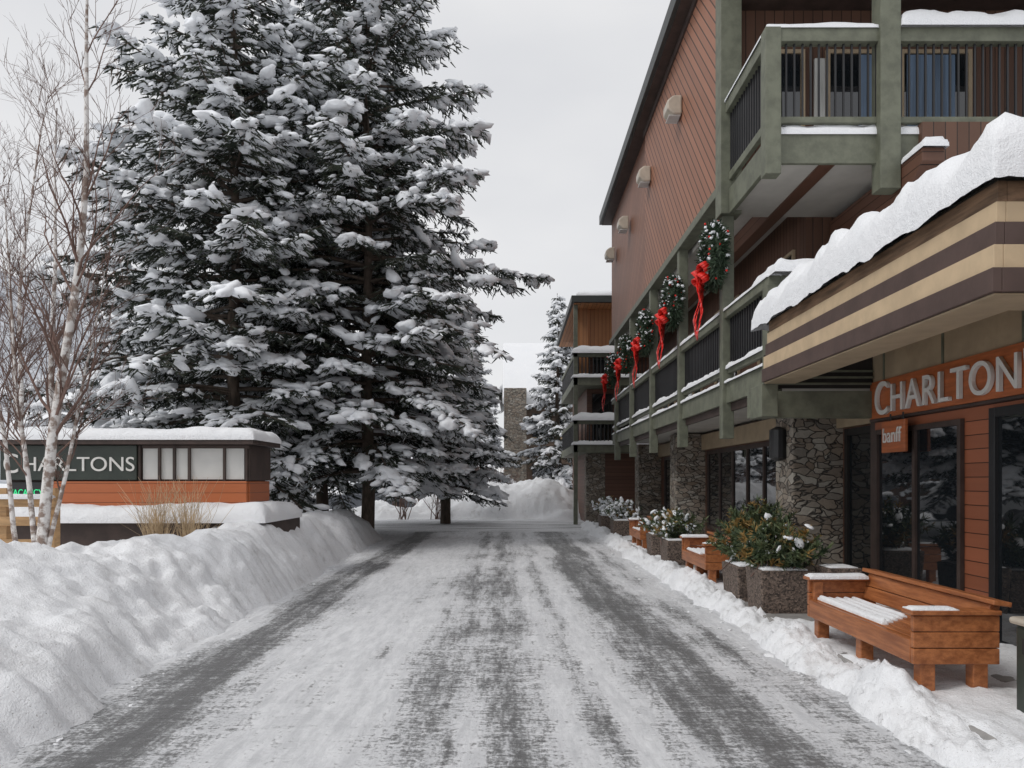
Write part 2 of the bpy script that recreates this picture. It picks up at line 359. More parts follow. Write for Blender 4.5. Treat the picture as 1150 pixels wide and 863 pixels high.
v,f=blobs(np.stack([x,y,s*.3+.006],1),nrm(np.stack([rng.normal(size=n),rng.normal(size=n),np.zeros(n)],1)),np.stack([s*1.6,s,s*.6],1),ICO1,.3)
build_np('snow_clumps',[(v,f,0,False)],[snowd])
def pile(x,y):
    d=math.hypot((x+.2)/4.3,(y-35.5)/2.7); d2=math.hypot((x-1.8)/2.0,(y-34)/1.6)
    h=1.5*max(0,1-d*d)**.8+.5*max(0,1-d2*d2)+ .55*max(0,1-math.hypot((x+5.5)/3,(y-34.5)/1.5)**2)
    return h+(.28*fr(x*.9,y*.9,0,4)+.12*abs(fr(x*4,y*4,1,3)) if h>.02 else 0)*min(1,h*3)-.03
hfield('snow_pile',list(np.arange(-9,4.2,.1)),list(np.arange(32.4,38.6,.12)),pile,snowd)
def hl(x,y):
    r=250*math.exp(-((x+640)/225)**2)*sst(330,640,y)+45*math.exp(-((x+250)/200)**2)*sst(400,700,y)
    return r*(1+.12*fr(x*.012,y*.012,0,5))-2
hfield('hills',list(np.arange(-1500,600,22)),list(np.arange(320,1100,22)),hl,hillm)

# ---------------- building ----------------
L=empty('lodge_building',(8,18,0))
X=4.6
B('ground_wall_near',X,X+.3,-4,9.8,.0,2.42,sidH,L,0)
B('sign_board',X-.06,X+.02,4.6,9.82,2.42,2.885,signo,L)
B('sign_trim',X-.075,X+.01,4.6,9.8,2.385,2.417,brown,L)
B('panel_above_sign',X-.02,X+.25,3,9.82,2.888,3.3,tan,L,0)
for yy in (5.6,6.9,8.2,9.5): B('panel_joint',X-.035,X-.018,yy,yy+.03,2.89,3.24,green,L,0)
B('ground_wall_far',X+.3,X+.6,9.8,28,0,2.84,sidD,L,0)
B('reveal',X+.01,X+.62,9.802,9.95,0,3.3,brown,L,0)
B('tan_fascia',X+.2,X+.34,9.96,27.9,2.42,2.8,tan,L,0)
B('near_wing_core',X+.3,14,-4,9.8,.0,3.3,brown,L,0)
B('near_wing_roof',X-.05,14.2,-4.2,9.6,3.3,3.55,roofm,L,.01)
cap('near_wing_roof_snow',X+.5,14,-4,9.4,3.55,.35,L,res=.3)
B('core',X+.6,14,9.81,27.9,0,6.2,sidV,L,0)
def win(y0,y1,z0,z1,xp,nm=1,fm=brown,fw=.06,dep=.05,parent=L,horiz=None):
    B('window_glass',xp-.012,xp+.02,y0,y1,z0,z1,glass,parent,0)
    mb=MB(); a=xp-dep
    mb.box(a,xp,y0-fw,y0,z0-fw,z1+fw).box(a,xp,y1,y1+fw,z0-fw,z1+fw).box(a+.003,xp,y0,y1,z1,z1+fw).box(a+.003,xp,y0,y1,z0-fw,z0)
    for i in range(1,nm):
        yy=y0+(y1-y0)*i/nm; mb.box(a+.005,xp,yy-fw/2,yy+fw/2,z0,z1)
    if horiz: mb.box(a+.01,xp,y0,y1,horiz-fw/2,horiz+fw/2)
    mb.build('window_frame',fm,parent,bevel=.004)
win(7.92,9.66,.45,2.22,X,2)
win(5.55,7.3,.14,2.25,X,2,blackm,.09)
B('door_handle',X-.12,X-.09,6.5,6.54,.9,1.3,metal,L)
win(2.0,5.2,.5,2.25,X,3)
win(10.2,11.2,.14,2.3,X+.3,1,dark,.1)
win(12.5,13.4,.14,2.3,X+.3,1,dark,.1)
win(13.9,19.2,.55,2.3,X+.3,5,brown,.09)
win(20.3,24.6,.55,2.3,X+.3,4,brown,.09)
for yy in (11.45,19.6,25.4):
    B('stone_column',4.15,5.2,yy,yy+.75,0,2.84 if yy>12 else 2.83,stone,L,.03)
mb=MB(); mb.tube([(4.06,11.8,1.95),(4.06,11.8,2.0),(4.06,11.8,2.42),(4.06,11.8,2.47)],[.05,.13,.13,.04],12); mb.box(4.06,4.16,11.77,11.83,2.2,2.26); mb.build('column_lantern',blackm,L)
XB=3.3; Y0,Y1=9.9,25.4
B('balcony_slab',XB+.06,X+.62,Y0+.06,Y1,2.87,3.1,soff,L,0)
B('balcony_fascia',XB,XB+.06,Y0,Y1,2.84,3.16,green,L)
B('balcony_fascia_lower',XB+.07,XB+.13,Y0+.1,Y1,2.72,2.868,brown,L)
B('balcony_end_fascia',XB+.062,X+.3,Y0,Y0+.058,2.84,3.16,green,L)
B('balcony_top_rail',XB-.03,XB+.13,Y0-.03,Y1,4.14,4.27,green,L)
B('balcony_low_rail',XB+.02,XB+.1,Y0,Y1,3.3,3.38,green,L)
B('balcony_end_rail',XB+.132,X+.5,Y0-.03,Y0+.1,4.14,4.27,green,L)
mb=MB()
for yy in np.arange(Y0+.1,Y1,.115): mb.box(XB+.045,XB+.075,yy,yy+.03,3.36,4.15)
for xx in np.arange(XB+.2,X+.4,.115): mb.box(xx,xx+.03,Y0+.02,Y0+.05,3.16,4.15)
mb.build('balcony_balusters',blackm,L)
posts=[12.0,15.1,18.2,21.3,24.4]
for yy in posts: B('balcony_post',XB-.06,XB+.12,yy-.09,yy+.09,2.3,6.27,green,L)
B('balcony_rail_posts',XB-.05,XB+.14,Y0-.05,Y0+.15,2.5,4.15,green,L)
cap('rail_snow',XB-.03,XB+.13,Y0,Y1,4.268,.07,L,res=.06,nz=.6)
cap('rail_snow_end',XB+.0,X+.5,Y0-.25,Y0+.65,4.268,.24,L,res=.06,over=.03)
for a,b in zip([Y0]+posts,posts+[Y1]): cap('baluster_snow',XB+.0,XB+.12,a+.12,b-.12,3.378,.08,L,res=.06,nz=.8)
for a,b in zip([Y0]+posts,posts+[Y1]): cap('ledge_snow',XB-.02,XB+.1,a+.12,b-.12,3.16,.05,L,res=.06,nz=.8)
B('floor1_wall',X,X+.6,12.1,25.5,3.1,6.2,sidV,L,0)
for i,yy in enumerate(np.arange(12.6,24.5,3.05)):
    win(yy,yy+1.7,3.35,5.35,X,2,tan,.05)
B('floor1_soffit',XB+.2,X+.6,9.96,25.5,6.05,6.2,soff,L,0)
B('cladding_near',XB-.06,XB+.2,12.12,18.85,6.27,10.2,clad1,L,0)
B('cladding_far',XB,XB+.2,18.853,25.6,6.27,10.2,clad2,L,0)
B('cladding_bottom_trim',XB-.09,XB+.16,12.12,25.62,6.12,6.267,green,L)
B('cladding_drip',XB-.1,XB-.0,12.12,18.9,10.02,10.159,brown,L)
B('floor2_core',XB+.2,14,12.1,25.6,6.2,10.2,sidV,L,0)
B('corner_board',XB-.12,XB+.2,11.78,12.1,5.72,10.2,green,L)
B('roof',2.92,14.5,8.6,25.9,10.2,10.5,roofm,L,.01)
B('roof_soffit',3.0,14.4,8.7,25.8,10.16,10.197,brown,L,0)
cap('roof_snow',3.05,14.3,8.8,25.8,10.5,.3,L,res=.4)
for yy in (14.9,18.2,21.6,24.5):
    mb=MB(); a=XB-.07; mb.prism([(a,8.62),(a-.16,8.62),(a-.28,8.72),(a-.28,8.88),(a-.16,8.98),(a,8.98)],'y',yy-.21,yy+.21)
    mb.build('wall_lamp_hood',metal,L,bevel=.03); B('wall_lamp_lens',a-.24,a-.02,yy-.17,yy+.17,8.6,8.618,white,L,0)
Z0,Z1=5.71,6.09
B('upper_slab',XB+.07,9,9.97,12.1,Z0+.06,Z1-.02,soff,L,0)
B('upper_fascia_front',XB+.07,9,9.9,9.965,Z0,Z1,green,L)
B('upper_fascia_side',XB,XB+.065,9.9,11.77,Z0,Z1,green,L)
B('upper_rail_front',XB+.1,9,9.84,9.98,7.24,7.42,green,L)
B('upper_rail_side',XB-.05,XB+.1,9.98,11.77,7.24,7.42,green,L)
B('upper_side_lower_rail',XB,XB+.07,10.1,11.77,6.22,6.34,green,L)
B('upper_lower_rail',XB+.1,9,9.88,9.95,6.22,6.3,green,L)
B('upper_corner_post',XB-.08,XB+.12,9.82,10.02,5.55,7.42,green,L)
mb=MB()
for xx in np.arange(XB+.2,9,.105): mb.box(xx,xx+.022,9.9,9.925,6.28,7.26)
for yy in np.arange(10.1,11.75,.11): mb.box(XB+.02,XB+.045,yy,yy+.025,6.3,7.26)
mb.build('upper_balusters',blackm,L)
B('upper_post',4.66,4.92,9.78,10.03,5.35,10.16,green,L)
B('upper_post',7.6,7.86,9.78,10.03,5.35,10.16,green,L)
cap('upper_rail_snow',XB-.05,4.64,9.84,9.98,7.418,.07,L,res=.05); cap('upper_rail_snow',4.94,9,9.78,10.2,7.418,.26,L,res=.06)
cap('upper_side_snow',XB-.05,XB+.1,10,11.75,7.418,.06,L,res=.05)
cap('upper_floor_snow',XB+.1,9,9.9,10.35,Z1,.17,L,res=.06)
mb=MB(); mb.prism([(9.3,5.66),(9.3,5.5),(9.6,5.25),(12,5.25),(12,5.66)],'x',4.93,5.2); mb.prism([(9.5,5.66),(9.5,5.5),(9.7,5.3),(12,5.3),(12,5.66)],'x',6.4,6.65); mb.build('beam_end',sidD,L,bevel=.01)
cap('beam_snow',4.93,5.2,9.25,9.75,5.66,.14,L,res=.05)
mb=MB(); gl=MB(); cu=MB(); pane_hl=MB()
for a,b in((3.95,4.5),(4.95,5.95),(6.1,7.1)):
    gl.box(a,b,12.06,12.09,6.3,8.3); mb.box(a-.06,a,12.03,12.09,6.3,8.36).box(b,b+.06,12.03,12.09,6.3,8.36).box(a,b,12.033,12.09,8.3,8.36)
cu.box(4.7,4.86,12.0,12.05,6.3,8.2); pane_hl.box(5.4,5.95,12.045,12.057,6.3,8.28).box(6.15,6.9,12.045,12.057,6.3,8.28)  # blue sheets stand before the panes as painted highlights
gl.build('upper_windows',glass,L); mb.build('upper_window_frames',tan,L); cu.build('upper_curtains',curtain,L); pane_hl.build('upper_pane_highlights',blue_hl,L)
B('upper_ceiling',XB+.2,12,9.6,12.1,9.0,9.12,brown,L,0)
B('upper_ceiling_beam',XB+.2,12,10.05,10.25,8.72,9.0,brown,L,0)
B('mid_wall',5.2,12,11.0,12.0,3.3,5.7,sidV,L,0)
B('mid_beam',4.0,4.2,10.0,25,5.75,6.04,sidD,L,0)

# canopy
C=empty('entrance_canopy',(3.8,7,2.8))
zc=[2.83,2.985,3.135,3.285,3.42,3.56]; mt=[stripe_b,stripe_t,stripe_b,stripe_t,weath_shaded]
for i in range(5):
    tp=.022*i
    B('stripe',3.0+tp,3.06+tp,4.83+tp,9.3,zc[i],zc[i+1]-.002,mt[i],C,.004)
    B('stripe_end',3.062+tp,7,4.83+tp,4.89+tp,zc[i],zc[i+1]-.002,mt[i],C,.004)
B('soffit',3.03,3.4,4.86,9.3,2.815,2.828,tan,C,0); B('soffit_end',3.402,7,4.86,5.3,2.815,2.828,tan,C,0)
B('inner_riser',3.37,3.4,5.27,9.28,2.83,3.25,tan,C,0)
B('ceiling',3.4,X,5.3,9.5,3.22,3.26,tan,C,0)
B('deck',3.13,X+.2,4.98,9.5,3.562,3.6,roofm,C,0)
B('end_beam',3.0,4.56,9.76,9.88,2.44,2.78,green,C); B('end_beam_drop',3.0,3.2,9.3,9.75,2.42,2.81,green,C)
B('end_lattice',3.2,4.56,9.8,9.84,2.82,3.24,dark,C,0)
mb=MB()
for zz in (2.86,2.94,3.02): mb.box(3.2,4.56,9.76,9.79,zz,zz+.025)
mb.build('end_slats',green,C)
cap('canopy_snow',3.04,5.6,4.84,9.6,3.55,.42,C,res=.045,edge=.26,slope=.12,over=.06,nz=.45)

# signs
def text(body,name,size,loc,rot,mat,parent,ext=.012,sx=1,al='LEFT',sp=1):
    c=bpy.data.curves.new(name,'FONT'); c.body=body; c.size=size; c.extrude=ext; c.align_x=al; c.space_character=sp; c.materials.append(mat)
    o=link(bpy.data.objects.new(name,c)); o.location=loc; o.rotation_euler=rot; o.scale=(sx,1,1); par(o,parent); return o
S=empty('entrance_sign',(4.5,8,2.6))
text('C','letter_c',.58,(X-.085,9.62,2.455),(R(90),0,R(-90)),letter,S,.02,.9)
text("HARLTON'S",'letters',.47,(X-.085,9.23,2.475),(R(90),0,R(-90)),letter,S,.02,1.02,sp=1.09)
S2=empty('hanging_sign',(4.5,9.1,2.2))
B('board',X-.16,X-.12,8.75,9.3,1.98,2.35,signo,S2)
text('banff','letters',.25,(X-.165,9.26,2.1),(R(90),0,R(-90)),letter,S2,.006,.9)
mb=MB(); mb.tube([(X-.1,8.9,2.3),(X-.1,8.9,2.44)],[.01,.01],6); mb.tube([(X-.1,9.2,2.3),(X-.1,9.2,2.44)],[.01,.01],6); mb.box(X-.118,X-.05,8.88,8.92,2.2,2.3).box(X-.118,X-.05,9.18,9.22,2.2,2.3); mb.build('hangers',blackm,S2)

# wreaths
def wreath(y,z=5.12,x=3.12):
    W=empty('christmas_wreath',(x,y,z)); n=2600
    t=rng.uniform(0,2*math.pi,n); q=rng.uniform(0,2*math.pi,n); rr=.11*np.sqrt(rng.random(n)); Rr=.37
    P=np.stack([x+rr*np.cos(q)*.9,y+(Rr+rr*np.sin(q))*np.cos(t),z+(Rr+rr*np.sin(q))*np.sin(t)],1)
    c=np.stack([np.full(n,x),y+Rr*np.cos(t),z+Rr*np.sin(t)],1)
    D=nrm((P-c)+.5*rng.standard_normal((n,3))*.12+.03*np.stack([np.zeros(n),-np.sin(t),np.cos(t)],1))
    v,f=strips(P,P+D*.11,nrm(np.cross(D,rng.standard_normal((n,3)))),.014,.005)
    m_=(rng.random(n)<.12)&(D[:,2]>-.2); k=m_.sum(); v2,f2=blobs(P[m_]+D[m_]*.06+np.array([0,0,.02]),rng.standard_normal((k,3)),rng.uniform(.012,.045,k)[:,None]*np.array([1,1,.6]),ICO1,.2)
    v3,f3=blobs(P[:40]+D[:40]*.09,rng.standard_normal((40,3)),np.full((40,3),.02),ICO1,.05)
    build_np('needles',[(v,f,0,False),(v2,f2,1,True),(v3,f3,2,True)],[wleaf,treesnow,redm],W)
    mb=MB(); mb.tube([(x,y+Rr*math.cos(a),z+Rr*math.sin(a)) for a in np.linspace(0,2*math.pi,25)],[.06]*25,6); mb.build('ring',wleaf,W)
    mb=MB(); bx=x-.18; bz=z-.34
    for sy in(-1,1):
        for k,(ln,up) in enumerate(((.26,.15),(.22,-.02))):
            pts=[(bx-.02*math.sin(a*.5)-.06*math.sin(a),y+sy*ln*math.sin(a/2),bz+up*math.sin(a/2)+.06*math.sin(a)) for a in np.linspace(0,2*math.pi,13)]
            for a_,b_ in zip(pts[:-1],pts[1:]):
                mb.poly([(a_[0]-.05,a_[1],a_[2]-.03),(b_[0]-.05,b_[1],b_[2]-.03),(b_[0]+.05,b_[1],b_[2]+.03),(a_[0]+.05,a_[1],a_[2]+.03)])
        for ln,sp in ((.66,.17),(.92,.06)):
            T=np.linspace(0,1,9); pr=None
            for tt in T:
                c_=(bx+.03*math.sin(tt*7+sy+ln*5),y+sy*sp*tt**.7+.02*math.sin(tt*9),bz-ln*tt)
                cur=((c_[0]-.06,c_[1]-.07,c_[2]),(c_[0]+.06*math.cos(tt*4),c_[1]+.07,c_[2]-.02))
                if pr: mb.poly([pr[0],pr[1],cur[1],cur[0]])
                pr=cur
    mb.tube([(bx-.04,y-.05,bz),(bx-.05,y,bz),(bx-.04,y+.05,bz)],[.04,.055,.04],8)
    o=mb.build('bow',redm,W,smooth=True); md=o.modifiers.new('s','SOLIDIFY'); md.thickness=.006
for yy in posts: wreath(yy)

# benches
def bench(y0,y1,x0=2.88,x1=3.5,zb=.13,snowy=True):
    b=empty('wooden_bench',((x0+x1)/2,(y0+y1)/2,zb)); z=zb
    mb=MB()
    for yy in (y0+.02,y1-.12):
        for xx in (x0+.06,x1-.18): mb.box(xx,xx+.11,yy,yy+.1,z-.03,z+.28)
    for xx in (x0+.05,x1-.2): mb.box(xx,xx+.11,(y0+y1)/2-.05,(y0+y1)/2+.05,z-.03,z+.24)
    mb.build('legs',bench_m,b,bevel=.008)
    mb=MB()
    for k in range(6): a=x0+.055+k*.078; mb.box(a,a+.066,y0+.07,y1-.07,z+.345,z+.375)
    mb.build('seat_slats',bench_m,b,bevel=.006)
    mb=MB(); mb.box(x0,x0+.045,y0+.05,y1-.05,z+.2,z+.37); mb.box(x1-.1,x1-.06,y0+.05,y1-.05,z+.2,z+.34); mb.build('aprons',bench_m,b,bevel=.008)
    mb=MB()
    for (a,c) in ((y0,y0+.045),(y1-.045,y1)):
        for k in range(3):
            zz=z+.2+k*.118; mb.box(x0+.0,x1-.0,a,c,zz,zz+.112)
        mb.box(x0+.03,x0+.12,a+.046 if a==y0 else a-.05,a+.095 if a==y0 else a-.001,z+.2,z+.55)
    mb.build('end_panels',bench_m,b,bevel=.006)
    mb=MB()
    mb.box(x0-.03,x1-.0,y0-.03,y0+.12,z+.556,z+.59); mb.box(x0-.03,x1,y1-.12,y1+.03,z+.556,z+.59); mb.build('armrests',bench_m,b,bevel=.008)
    mb=MB()
    for k in range(2):
        zz=z+.38+k*.125; mb.prism([(x1-.1+k*.03,zz),(x1-.065+k*.03,zz),(x1-.035+k*.03,zz+.118),(x1-.07+k*.03,zz+.118)],'y',y0+.047,y1-.047)
    mb.build('backrest',bench_m,b,bevel=.006)
    mb=MB(); mb.prism([(x1-.07,z+.632),(x1+.06,z+.615),(x1+.065,z+.65),(x1-.065,z+.667)],'y',y0-.04,y1+.04); mb.build('back_cap',bench_m,b,bevel=.006)
    mb=MB()
    for yy in (y0+.06,(y0+y1)/2,y1-.1): mb.prism([(x1-.06,z+.3),(x1-.0,z+.3),(x1+.04,z+.63),(x1-.0,z+.63)],'y',yy,yy+.05)
    mb.build('back_posts',bench_m,b)
    if snowy:
        for k in range(5):
            a=x0+.06+k*.078; cap('seat_snow',a,a+.055,y0+.6+.08*k,y1-.1,z+.374,.03 if k>0 else .045,b,res=.025,over=0)
        cap('arm_snow',x0,x0+.3,y0-.0,y0+.1,z+.589,.018,b,res=.03); cap('arm_snow',x0,x1-.1,y1-.12,y1,z+.589,.03,b,res=.03)
    return b
bench(5.55,7.55); bench(11.4,13.0,2.85,3.35); bench(17.2,18.8,2.85,3.35)

# planters
def shrub(parent,cx,cy,cz,rx,rz,n,snowp=.12,mat=None):
    ns=60; tw=MB(); P=[];D=[]
    for i in range(ns):
        a=rng.uniform(0,6.28); out=rng.uniform(.15,1); h=rz*rng.uniform(.5,1.15)*(1.15-.45*out)
        b0=np.array([cx+.12*rng.normal(),cy+.12*rng.normal(),cz-.1]); tip=np.array([cx+rx*out*math.cos(a),cy+rx*out*math.sin(a),cz+h])
        mid=(b0+tip)/2+np.array([0,0,.12*h]); tw.tube([tuple(b0),tuple(mid),tuple(tip)],[.008,.005,.002],4)
        k=int(n/ns); t=rng.uniform(.3,1.02,k)[:,None]; q=(1-t)**2*b0+2*t*(1-t)*mid+t*t*tip
        dd=nrm((tip-b0)[None]*.8/np.linalg.norm(tip-b0)+.75*rng.standard_normal((k,3))); P.append(q);D.append(dd)
    P=np.concatenate(P);D=np.concatenate(D); n=len(P)
    v,f=strips(P,P+D*rng.uniform(.05,.12,n)[:,None],nrm(np.cross(D,rng.standard_normal((n,3)))),.013,.004)
    m_=rng.random(n)<snowp*.16; k=int(m_.sum()); s=rng.uniform(.02,.06,k)[:,None]*np.array([1.3,1,.5])
    v2,f2=blobs(P[m_]+D[m_]*.04+np.array([0,0,.015]),rng.standard_normal((k,3)),s,ICO2,.15)
    tf=np.array([q for q in tw.f if len(q)==4])
    build_np('foliage',[(v,f,0,False),(v2,f2,1,True),(np.array(tw.v),tf,2,True)],[mat or leafm,treesnow,twigm],parent)
def planter(x0,x1,y0,y1,h,zb=.1,n=1500,rz=.5,sn=.12,cz=None):
    p=empty('planter_box',((x0+x1)/2,(y0+y1)/2,zb)); mb=MB(); t=.03
    mb.v+=[(x0+t,y0+t,zb),(x1-t,y0+t,zb),(x1-t,y1-t,zb),(x0+t,y1-t,zb),(x0,y0,zb+h),(x1,y0,zb+h),(x1,y1,zb+h),(x0,y1,zb+h)]
    mb.f+=[(0,3,2,1),(0,1,5,4),(1,2,6,5),(2,3,7,6),(3,0,4,7),(4,5,6,7)]; mb.m+=[0]*6
    mb.build('tub',aggr,p,bevel=.02)
    cap('soil_snow',x0+.06,x1-.06,y0+.06,y1-.06,zb+h,.035 if n else .02,p,res=.06)
    if n: shrub(p,(x0+x1)/2,(y0+y1)/2,zb+h,(x1-x0)*.95,rz,n,sn)
    return p
planter(2.86,3.46,8.9,9.5,.55,.06,5200,.5,.04)
planter(2.84,3.42,9.75,10.5,.5,.06,4600,.55,.04)
planter(3.55,3.95,8.7,9.1,.56,.1,0)
planter(3.3,3.9,11.0,11.6,.55,.1,3800,.6,.03)
planter(2.8,3.35,14.0,14.7,.5,.06,2800,.45,.2)
planter(2.8,3.35,15.6,16.2,.5,.06,2600,.4,.3)
planter(2.75,3.35,21.0,21.8,.5,.06,2200,.5,1.0)
planter(2.75,3.35,24.0,24.8,.5,.06,2200,.5,1.0)
b=empty('litter_bin',(3.52,4.9,0)); B('body',3.33,3.73,4.72,5.12,.12,.70,dgreen,b,.02); B('lid',3.30,3.76,4.69,5.15,.702,.75,metal,b,.02)
B('opening',3.322,3.331,4.8,5.04,.52,.62,dark,b,0)

# ---------------- far wing ----------------
F=empty('lodge_wing',(4.5,32,0))
B('body',2.9,9,30,37,0,8.2,sidD,F,0); B('stone_base',2.86,3.6,29.9,30.6,0,3.0,stone,F,.03)
B('roof_slab',2.2,9.5,28.6,38,8.25,8.5,roofm,F,.01); B('roof_soffit',2.3,9.4,28.7,37.9,8.2,8.247,soffw,F,0)
cap('roof_snow',2.4,9.4,28.8,37.8,8.5,.3,F,res=.3)
B('side_panel',2.5,2.9,29.5,30.0,5.5,8.2,soffw,F,0)
B('front_panel',2.9,6,29.7,30,6.6,8.2,soffw,F,0)
for z in (2.7,5.2):
    B('balcony_band',2.3,6,28.8,30,z,z+.3,green,F); B('balcony_rail',2.3,6,28.8,28.9,z+1.05,z+1.2,green,F); B('balcony_rail_side',2.3,2.4,28.9,36,z+1.05,z+1.2,green,F); B('band_side',2.3,2.88,30,36,z,z+.3,green,F)
    B('post',2.3,2.45,28.8,28.95,0,8.2,green,F) if z==2.7 else None
    cap('balcony_snow',2.25,6,28.7,29.3,z+1.2,.3,F,res=.12); cap('band_snow',2.25,6,28.75,29.2,z+.3,.15,F,res=.12)
    mb=MB()
    for xx in np.arange(2.45,6,.14): mb.box(xx,xx+.04,28.83,28.87,z+.3,z+1.06)
    for yy in np.arange(29,36,.14): mb.box(2.33,2.37,yy,yy+.04,z+.3,z+1.06)
    mb.build('balusters',blackm,F)
gl=MB(); gl.box(3.1,3.9,29.93,29.99,3.1,5.0).box(3.1,3.9,29.68,29.695,5.7,6.5).box(4.3,5.2,29.93,29.99,3.1,5.0); gl.build('windows',glass,F)
G=empty('distant_lodge',(2,55,0))
B('walls',.2,12,54,64,0,7.6,sidF,G,0); B('chimney',-.5,.9,48,49.1,0,7.4,stone,G,.04)
mb=MB(); mb.prism([(-.9,7.3),(5,12.2),(12.5,7.3),(12.5,7.6),(5,12.6),(-.9,7.6)],'y',52.8,65); mb.build('roof',roofm,G)
mb=MB(); mb.prism([(-.95,7.6),(5,12.6),(12.5,7.6),(12.4,8.0),(5,13.1),(-.9,8.05)],'y',52.7,65.1); mb.build('roof_snow',snow,G,bevel=.1)
mb=MB(); mb.prism([(48.5,6.4),(53,10.6),(53,11.1),(48.4,6.85)],'x',-.6,5.5); mb.build('side_roof_snow',snow,G,bevel=.08)
B('side_wing_wall',-.2,5.2,49.2,52.7,0,7.0,sidF,G,0)
gl=MB(); mb=MB()
for z in (1.2,4.4):
    for xx in (1.3,2.8,4.0): gl.box(xx,xx+.8,49.13,49.19,z,z+1.5); mb.box(xx-.1,xx+.9,49.1,49.19,z-.12,z-.002)
gl.build('windows',glass,G); mb.build('sills',tan,G)
H_=empty('distant_chalet',(-22,50,0))
B('walls',-30,-15,48,58,0,4.6,sidV,H_,0)
mb=MB(); mb.prism([(47,4.4),(53,8),(59,4.4),(59,4.8),(53,8.5),(47,4.8)],'x',-31,-14); mb.build('roof_snow',snow,H_,bevel=.1)
gl=MB()
for xx in (-28,-25,-22,-19): gl.box(xx,xx+1.4,47.95,47.99,1.4,3.2)
gl.build('windows',glass,H_)

# ---------------- left sign ----------------
Q=empty('lodge_sign_structure',(-6.4,13.5,.4)); SY=13.0
B('plinth',-8.6,-4.0,12.55,14.6,.2,.98,brown,Q); cap('plinth_snow',-8.6,-3.98,12.45,14.6,.98,.27,Q,res=.09,edge=.22)
B('core',-8.45,-4.5,SY+.05,14.1,.98,2.25,brown,Q,0)
B('wood_panel',-7.75,-4.44,SY-.06,SY+.04,1.1,1.64,orange,Q); B('wood_return',-4.498,-4.42,SY+.042,14.1,1.1,1.64,orange,Q)
B('name_board',-8.55,-6.27,SY-.08,SY+.04,1.66,2.24,dgreen,Q)
B('light_panels',-6.2,-4.5,SY+.0,SY+.04,1.67,2.24,white,Q,0)
mb=MB()
for xx in (-6.26,-5.93,-5.68,-5.43,-4.84,-4.47): mb.box(xx,xx+.04,SY-.05,SY+.0,1.65,2.24)
mb.box(-6.2,-4.4,SY-.045,SY+.0,2.19,2.24); mb.box(-4.46,-4.4,SY+.0,14.1,1.65,2.24)
mb.build('mullions',brown,Q)
B('roof',-8.7,-4.28,SY-.2,14.3,2.25,2.34,brown,Q); cap('roof_snow',-8.7,-4.28,SY-.2,14.3,2.34,.19,Q,res=.07)
text('C','letter_c',.46,(-8.5,SY-.09,1.78),(R(90),0,0),letter,Q,.008,.85); text('HARLTONS','letters',.34,(-8.18,SY-.09,1.81),(R(90),0,0),letter,Q,.008,1.08)
m=NT('led_green'); m.col((.02,.3,.12)); m.b.inputs['Emission Color'].default_value=(.05,.8,.3,1); m.b.inputs['Emission Strength'].default_value=.8; led=m.m
B('vacancy_board',-8.45,-7.78,SY-.05,SY+.04,1.3,1.62,blackm,Q); text('VACANCY','vacancy_letters',.15,(-8.42,SY-.055,1.4),(R(90),0,0),led,Q,.004,.8)
W=empty('timber_fence',(-6.6,10.4,.4)); mb=MB()
for xx in (-7.6,-6.85,-6.2): mb.box(xx,xx+.12,10.3,10.42,.1,1.55)
for zz in (.75,1.05,1.3): mb.box(-7.9,-6.06,10.25,10.297,zz,zz+.12)
mb.build('rails',mat_plain('raw_timber',(.45,.28,.14),.7,.2,5,.2,(1,1,5)),W,bevel=.006); cap('rail_snow',-7.9,-6.1,10.22,10.3,1.42,.05,W,res=.05)
n=420; a=rng.uniform(0,6.28,n); r=.1*rng.random(n); base=np.stack([-5.5+np.where(rng.random(n)<.4,.5,0)+r*np.cos(a)*1.5,12.0+r*np.sin(a),np.full(n,.45)],1)
D=nrm(np.stack([.2*rng.standard_normal(n),.2*rng.standard_normal(n),np.ones(n)],1)); l=rng.uniform(.5,1.35,n)[:,None]
mid=base+D*l*.6; tip=base+D*l+np.stack([.14*rng.standard_normal(n),.1*rng.standard_normal(n),-.05*np.ones(n)],1); Wd=nrm(np.cross(D,rng.standard_normal((n,3))))
v,f=strips(base,mid,Wd,.004,.003); v2,f2=strips(mid,tip,Wd,.003,.002)
build_np('ornamental_grass',[(v,f,0,False),(v2,f2,0,False)],[grassm])

# ---------------- bare trees ----------------
def grow(mb,p,d,l,r,dep,rnd,kids,up=.25,mi=0):
    n=9 if dep>=3 else (6 if dep>1 else 4); pts=[p.copy()]; rad=[r]; sg=.05 if dep>=3 else .12
    if dep>=3: d0=d.copy()
    for i in range(n):
        d=(d+Vector((rnd.gauss(0,sg),rnd.gauss(0,sg),rnd.gauss(0,.04)+up*.1)))
        if dep>=3: d=d+d0*.35+Vector((0,0,.1))
        d.normalize(); p=p+d*(l/n); pts.append(p.copy()); rad.append(r*(1-.85*(i+1)/n)+.001)
    mb.tube(pts,rad,7 if dep>=3 else (4 if dep==2 else 3),mi if dep>=3 else 1)
    if dep<=0: return
    for k in range(kids[dep]):
        t=rnd.uniform(.22 if dep>=3 else .1,1)*n; i=min(n-1,int(t)); q=pts[i].lerp(pts[i+1],t-i); dd=(pts[i+1]-pts[i]).normalized()
        a=rnd.uniform(0,6.28); s=dd.cross(Vector((math.cos(a),math.sin(a),.2))).normalized(); ang=rnd.uniform(.45,.85)
        nd=(dd*math.cos(ang)+s*math.sin(ang)+Vector((0,0,.2))).normalized()
        ll=l*(rnd.uniform(.14,.25)*(1.15-.5*t/n) if dep>=3 else rnd.uniform(.3,.55)); grow(mb,q,nd,ll,max(.0025,rad[i]*.42),dep-1,rnd,kids,up,mi)
